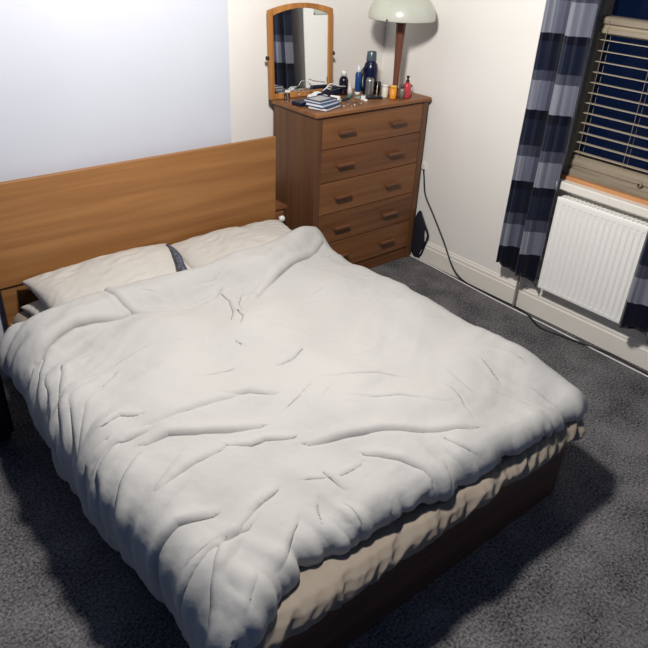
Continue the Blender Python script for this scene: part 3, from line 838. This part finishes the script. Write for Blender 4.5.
# glasses case + white cable
gc = thing('pouch', 'dark navy zipped pouch lying at the right foot of the mirror', 'pouch', (.62, .27, CT + .0005), .25)
obj('pouch_body', bx(-.075, .075, -.03, .03, 0, .05), C(16, 20, 46, r=.7), gc, bevel=.014, seg=4)
bm = bmesh.new(); tube(bm, [(-.065, -.031, .04), (0, -.033, .042), (.065, -.031, .04)], .0018, 6, 4); obj('zip', bm, C(120, 124, 140), gc)
bm = bmesh.new(); tube(bm, [(.49, .205, CT + .052), (.52, .19, CT + .075), (.555, .20, CT + .068), (.57, .225, CT + .05), (.545, .235, CT + .060), (.56, .21, CT + .085), (.61, .20, CT + .07), (.68, .215, CT + .058)], .0028, 8, 10)
tag(obj('charging_cable', bm, M['whitep'], None, smooth=True), 'white charging cable looped over the navy pouch', 'cable')
bm = bmesh.new(); tube(bm, [(.325, .27, CT + .004), (.335, .25, CT + .03), (.36, .24, CT + .045), (.385, .245, CT + .035), (.40, .25, CT + .045), (.43, .245, CT + .05), (.445, .26, CT + .03), (.45, .27, CT + .004)], .002, 8, 10)
tag(obj('spectacles', bm, M['steel'], None, smooth=True), 'thin wire spectacles standing in front of the mirror', 'spectacles')
lathing('tumbler', 'small clear glass tumbler at the bottom left corner of the mirror', 'glass', .268, .262, [('tumbler_body', [(0, 0), (.016, 0), (.018, .045), (.016, .045), (.014, .006), (0, .006)], M['glass'])])
lathing('medicine_bottle', 'dark brown bottle with a white cap beside the mirror frame', 'bottle', .70, .255,
        [('bottle_body', [(0, 0), (.026, 0), (.028, .008), (.028, .085), (.022, .102), (.014, .108), (.014, .116), (0, .116)], C(24, 18, 34, r=.2)), ('cap', [(0, .112), (.016, .112), (.017, .138), (.014, .142), (0, .142)], M['whitep'])])
lathing('ointment_tube', 'slim white cone shaped tube behind the dark bottle', 'tube', .745, .245, [('tube_body', [(0, 0), (.020, 0), (.019, .02), (.004, .075), (0, .076)], C(222, 210, 204))])
lathing('toothpaste_tube', 'upright blue tube with a white top left of the flask', 'tube', .775, .205,
        [('tube_body', [(0, .02), (.017, .02), (.019, .03), (.019, .125), (.012, .138), (0, .138)], C(22, 66, 122, r=.3)), ('cap', [(0, 0), (.017, 0), (.017, .022), (0, .022)], M['whitep']), ('nozzle', [(0, .136), (.013, .136), (.009, .155), (.004, .175), (0, .176)], C(226, 234, 238))])
# big flask
fl = lathing('vacuum_flask', 'tall navy vacuum flask with grey cup lid and side handle', 'flask', .875, .205,
        [('flask_body', [(0, 0), (.043, 0), (.045, .01), (.045, .15), (.040, .175), (.030, .188), (.028, .20), (0, .20)], C(18, 24, 54, r=.25)),
         ('steel_band', [(.0455, .02), (.0462, .022), (.0462, .026), (.0455, .028)], M['steel']),
         ('cup_lid', [(0, .195), (.031, .195), (.032, .20), (.029, .245), (.026, .25), (0, .25)], C(92, 108, 116, r=.3, me=.4))])
bm = bmesh.new(); tube(bm, [(-.040, 0, .02), (-.072, .0, .035), (-.080, .0, .085), (-.068, .0, .135), (-.036, 0, .165)], .011, 10, 8); obj('handle', bm, C(12, 16, 40, r=.35), fl, smooth=True)
lathing('steel_bottle', 'short brushed steel bottle standing in front of the navy flask', 'bottle', .800, .125,
        [('bottle_body', [(0, 0), (.024, 0), (.026, .006), (.026, .098), (.022, .112), (0, .115)], M['steel'])])
lathing('drinking_glass', 'clear glass between the flask and the white pill tub', 'glass', .862, .118, [('glass_body', [(0, 0), (.018, 0), (.021, .085), (.0195, .085), (.017, .006), (0, .006)], M['glass'])])
lathing('pill_tub', 'white plastic tub beside the orange one', 'tub', .882, .070, [('tub_body', [(0, 0), (.019, 0), (.020, .006), (.020, .062), (.017, .066), (0, .066)], C(228, 224, 210)), ('lid', [(0, .064), (.021, .064), (.021, .076), (0, .077)], M['whitep'])])
lathing('orange_tub', 'orange plastic tub in front of the lamp stem', 'tub', .902, .018, [('tub_body', [(0, 0), (.020, 0), (.021, .006), (.021, .066), (0, .068)], C(232, 150, 44)), ('lid', [(0, .066), (.022, .066), (.022, .078), (0, .079)], C(238, 176, 80))])
lathing('perfume_bottle', 'small clear grey bottle right of the orange tub', 'bottle', .950, -.012, [('bottle_body', [(0, 0), (.015, 0), (.016, .055), (.008, .062), (0, .063)], C(120, 118, 108, r=.1)), ('cap', [(0, .062), (.009, .062), (.009, .085), (0, .086)], C(70, 70, 74))])
rb = lathing('spray_bottle', 'red bottle with a black pump nozzle at the right of the chest top', 'bottle', .998, -.005,
        [('bottle_body', [(0, 0), (.023, 0), (.025, .006), (.025, .070), (.018, .088), (.010, .094), (0, .094)], C(196, 60, 72, r=.3)), ('pump', [(0, .092), (.011, .092), (.011, .106), (.006, .108), (.006, .120), (.010, .121), (.010, .130), (0, .131)], M['blackp'])])
lathing('jar', 'clear glass jar behind the red spray bottle', 'jar', 1.055, .035, [('jar_body', [(0, 0), (.024, 0), (.026, .055), (.020, .066), (.018, .066), (.024, .052), (.022, .005), (0, .005)], M['glass'])])
# low clutter: each its own thing
def small(name, label, cat, bm, m, x, y, rz=0, bevel=.001, group=None):
    return tag(obj(name, bm, m, None, bevel=bevel, loc=(x, y, CT + .0006), rot=(0, 0, rz)), label, cat, group)
small('lighter', 'green plastic lighter lying by the blue tube', 'lighter', bx(-.035, .035, -.009, .009, 0, .014), C(50, 130, 110), .69, .175, .5, .004)
small('sachet', 'pale green sachet lying left of the steel bottle', 'sachet', bx(-.03, .03, -.02, .02, 0, .005), C(150, 180, 170), .735, .135, .3, .002)
small('tape_roll_box', 'small white box lying at the foot of the blue tube', 'box', bx(-.02, .02, -.014, .014, 0, .02), C(228, 226, 222), .72, .09, .8, .002)
small('remote_control', 'dark slim remote lying in front of the flask', 'remote', bx(-.07, .07, -.014, .014, 0, .014), C(26, 34, 44), .775, .075, -.35, .004)
small('multi_tool', 'dark folded multi tool between the leaflet and the box', 'tool', bx(-.04, .04, -.010, .010, 0, .013), C(40, 48, 60), .60, .125, .2, .004)
for i, (x, y) in enumerate([(.50, .015), (.545, .035), (.575, .005), (.61, .045), (.64, .02), (.53, -.02)]):
    bm = bmesh.new(); lathe(bm, [(0, 0), (.011, 0), (.0115, .001), (.011, .002), (0, .002)], 20)
    small('coin', 'small coin lying loose near the front edge of the chest', 'coin', bm, C(*((150, 110, 70) if i % 2 else (178, 176, 170)), r=.35, me=.8), x, y, 0, 0, 'loose coins')
kb = thing('key_bunch', 'bunch of metal keys near the front edge of the chest top', 'keys', (.575, .055, CT + .001), .4)
bm = bmesh.new(); tube(bm, [(.013 * math.cos(a * PI / 8), .013 * math.sin(a * PI / 8), .003) for a in range(17)], .0012, 6, 0); obj('key_ring', bm, M['steel'], kb)
for a in (-.5, .3, 1.2):
    bm = bmesh.new(); lathe(bm, [(0, 0), (.010, 0), (.010, .002), (0, .002)], 16, c=(.022, 0, 0)); box(bm, .03, .058, -.003, .003, 0, .002); box(bm, .046, .056, -.006, 0, 0, .002)
    obj('key', bm, C(120, 112, 96, me=.8), kb, rot=(0, 0, a), loc=(0, 0, .001 + .0022 * (a + .5)))
small('white_pebble_case', 'small white round case beside the remote', 'case', lathe(bmesh.new(), [(0, 0), (.011, 0), (.013, .006), (.009, .012), (0, .013)], 20), M['whitep'], .70, .045, 0, 0)

# ------------------------------------------------------------------ cables on the right wall and floor
WX = W - .02
bm = bmesh.new()
tube(bm, [(W - .006, -.06, .64), (W - .006, -.075, .58), (W - .012, -.11, .47), (W - .012, -.20, .36), (W - .02, -.33, .21), (WX - .014, -.43, .09), (WX - .014, -.50, .03), (WX - .018, -.60, .0065), (WX - .020, -.8, .0065), (WX - .02, -1.0, .009), (WX - .05, -1.1, .0145),
          (WX - .10, -1.22, .006), (WX - .085, -1.33, .006), (WX - .07, -1.45, .0125), (WX - .03, -1.62, .0125), (WX - .03, -1.8, .006), (WX - .05, -2.1, .006), (WX - .04, -2.5, .006)], .0052, 8, 8)
tag(obj('power_cable', bm, M['blackp'], None, smooth=True), 'black cable running down the wall and along the skirting to the right', 'cable')
bm = bmesh.new()
tube(bm, [(WX - .012, -.02, .004), (WX - .016, -.3, .004), (WX - .03, -.55, .004), (WX - .045, -.9, .004), (WX - .045, -1.3, .004), (WX - .055, -1.7, .004), (WX - .06, -2.2, .004), (WX - .06, -2.6, .004)], .004, 8, 6)
tag(obj('aerial_cable', bm, M['whitep'], None, smooth=True), 'thin white cable lying along the foot of the skirting board', 'cable')
bm = bmesh.new(); box(bm, W - .014, W, -.075, -.045, .635, .675)
tag(obj('cable_clip', bm, M['whitep'], None, bevel=.003), 'small white cable clip on the wall beside the chest', 'clip')
# black bag of leads hanging beside the chest
bg = thing('black_bag', 'black bag with a strap loop slumped beside the chest of drawers', 'bag', (W - .019, -.092, 0))
bm = bmesh.new(); vs = bmesh.ops.create_icosphere(bm, subdivisions=4, radius=1)['verts']
for v in vs:
    c = v.co; c.x *= .017; c.y *= .062 * (1 - .28 * c.z); c.z = c.z * .175 + .178
    k = noise.noise(Vector((c.x * 30, c.y * 24, c.z * 10))); c.x *= 1 + .15 * k; c.y *= 1 + .3 * k
obj('bag_body', bm, mat('black_fabric', (.006, .007, .016), .8), bg, smooth=True)
bm = bmesh.new(); tube(bm, [(0, -.01, .33), (.0, -.05, .27), (.0, -.085, .22), (.0, -.092, .19), (.0, -.075, .12), (0, -.055, .05), (0, -.03, .012)], .008, 8, 8)
obj('strap', bm, M['blackp'], bg, smooth=True)

# ------------------------------------------------------------------ light, world, camera
def light(name, loc, power, color, size):
    l = bpy.data.lights.new(name, 'POINT'); l.energy = power; l.color = color; l.shadow_soft_size = size
    o = bpy.data.objects.new(name, l); COL.objects.link(o); o.location = loc; return o
light('ceiling_bulb', (-.90, -1.34, 2.50), 235, (1.0, .957, .905), .12)
w = bpy.data.worlds.new('night_fill'); SC.world = w; w.use_nodes = True
w.node_tree.nodes['Background'].inputs[0].default_value = (.12, .22, .46, 1)  # navy ambient added to fill the shadows with blue
w.node_tree.nodes['Background'].inputs[1].default_value = .26

cam = bpy.data.cameras.new('camera'); cam.sensor_width = 36; cam.lens = 37.5866; cam.clip_start = .05
co = bpy.data.objects.new('camera', cam); COL.objects.link(co)
rt = Vector((0.77150168, -0.63472809, 0.043651)); up = Vector((0.29452443, 0.41711954, 0.85980617)); fw = Vector((0.56395081, 0.65048562, -0.50875136))
mw = Matrix((rt, up, -fw)).transposed().to_4x4(); mw.translation = (-2.2057, -3.0262, 2.02297)
co.matrix_world = mw
SC.camera = co
SC.view_settings.view_transform = 'Standard'; SC.view_settings.look = 'None'; SC.view_settings.gamma = 1
SC.view_settings.use_curve_mapping = False; SC.view_settings.exposure = 0.0
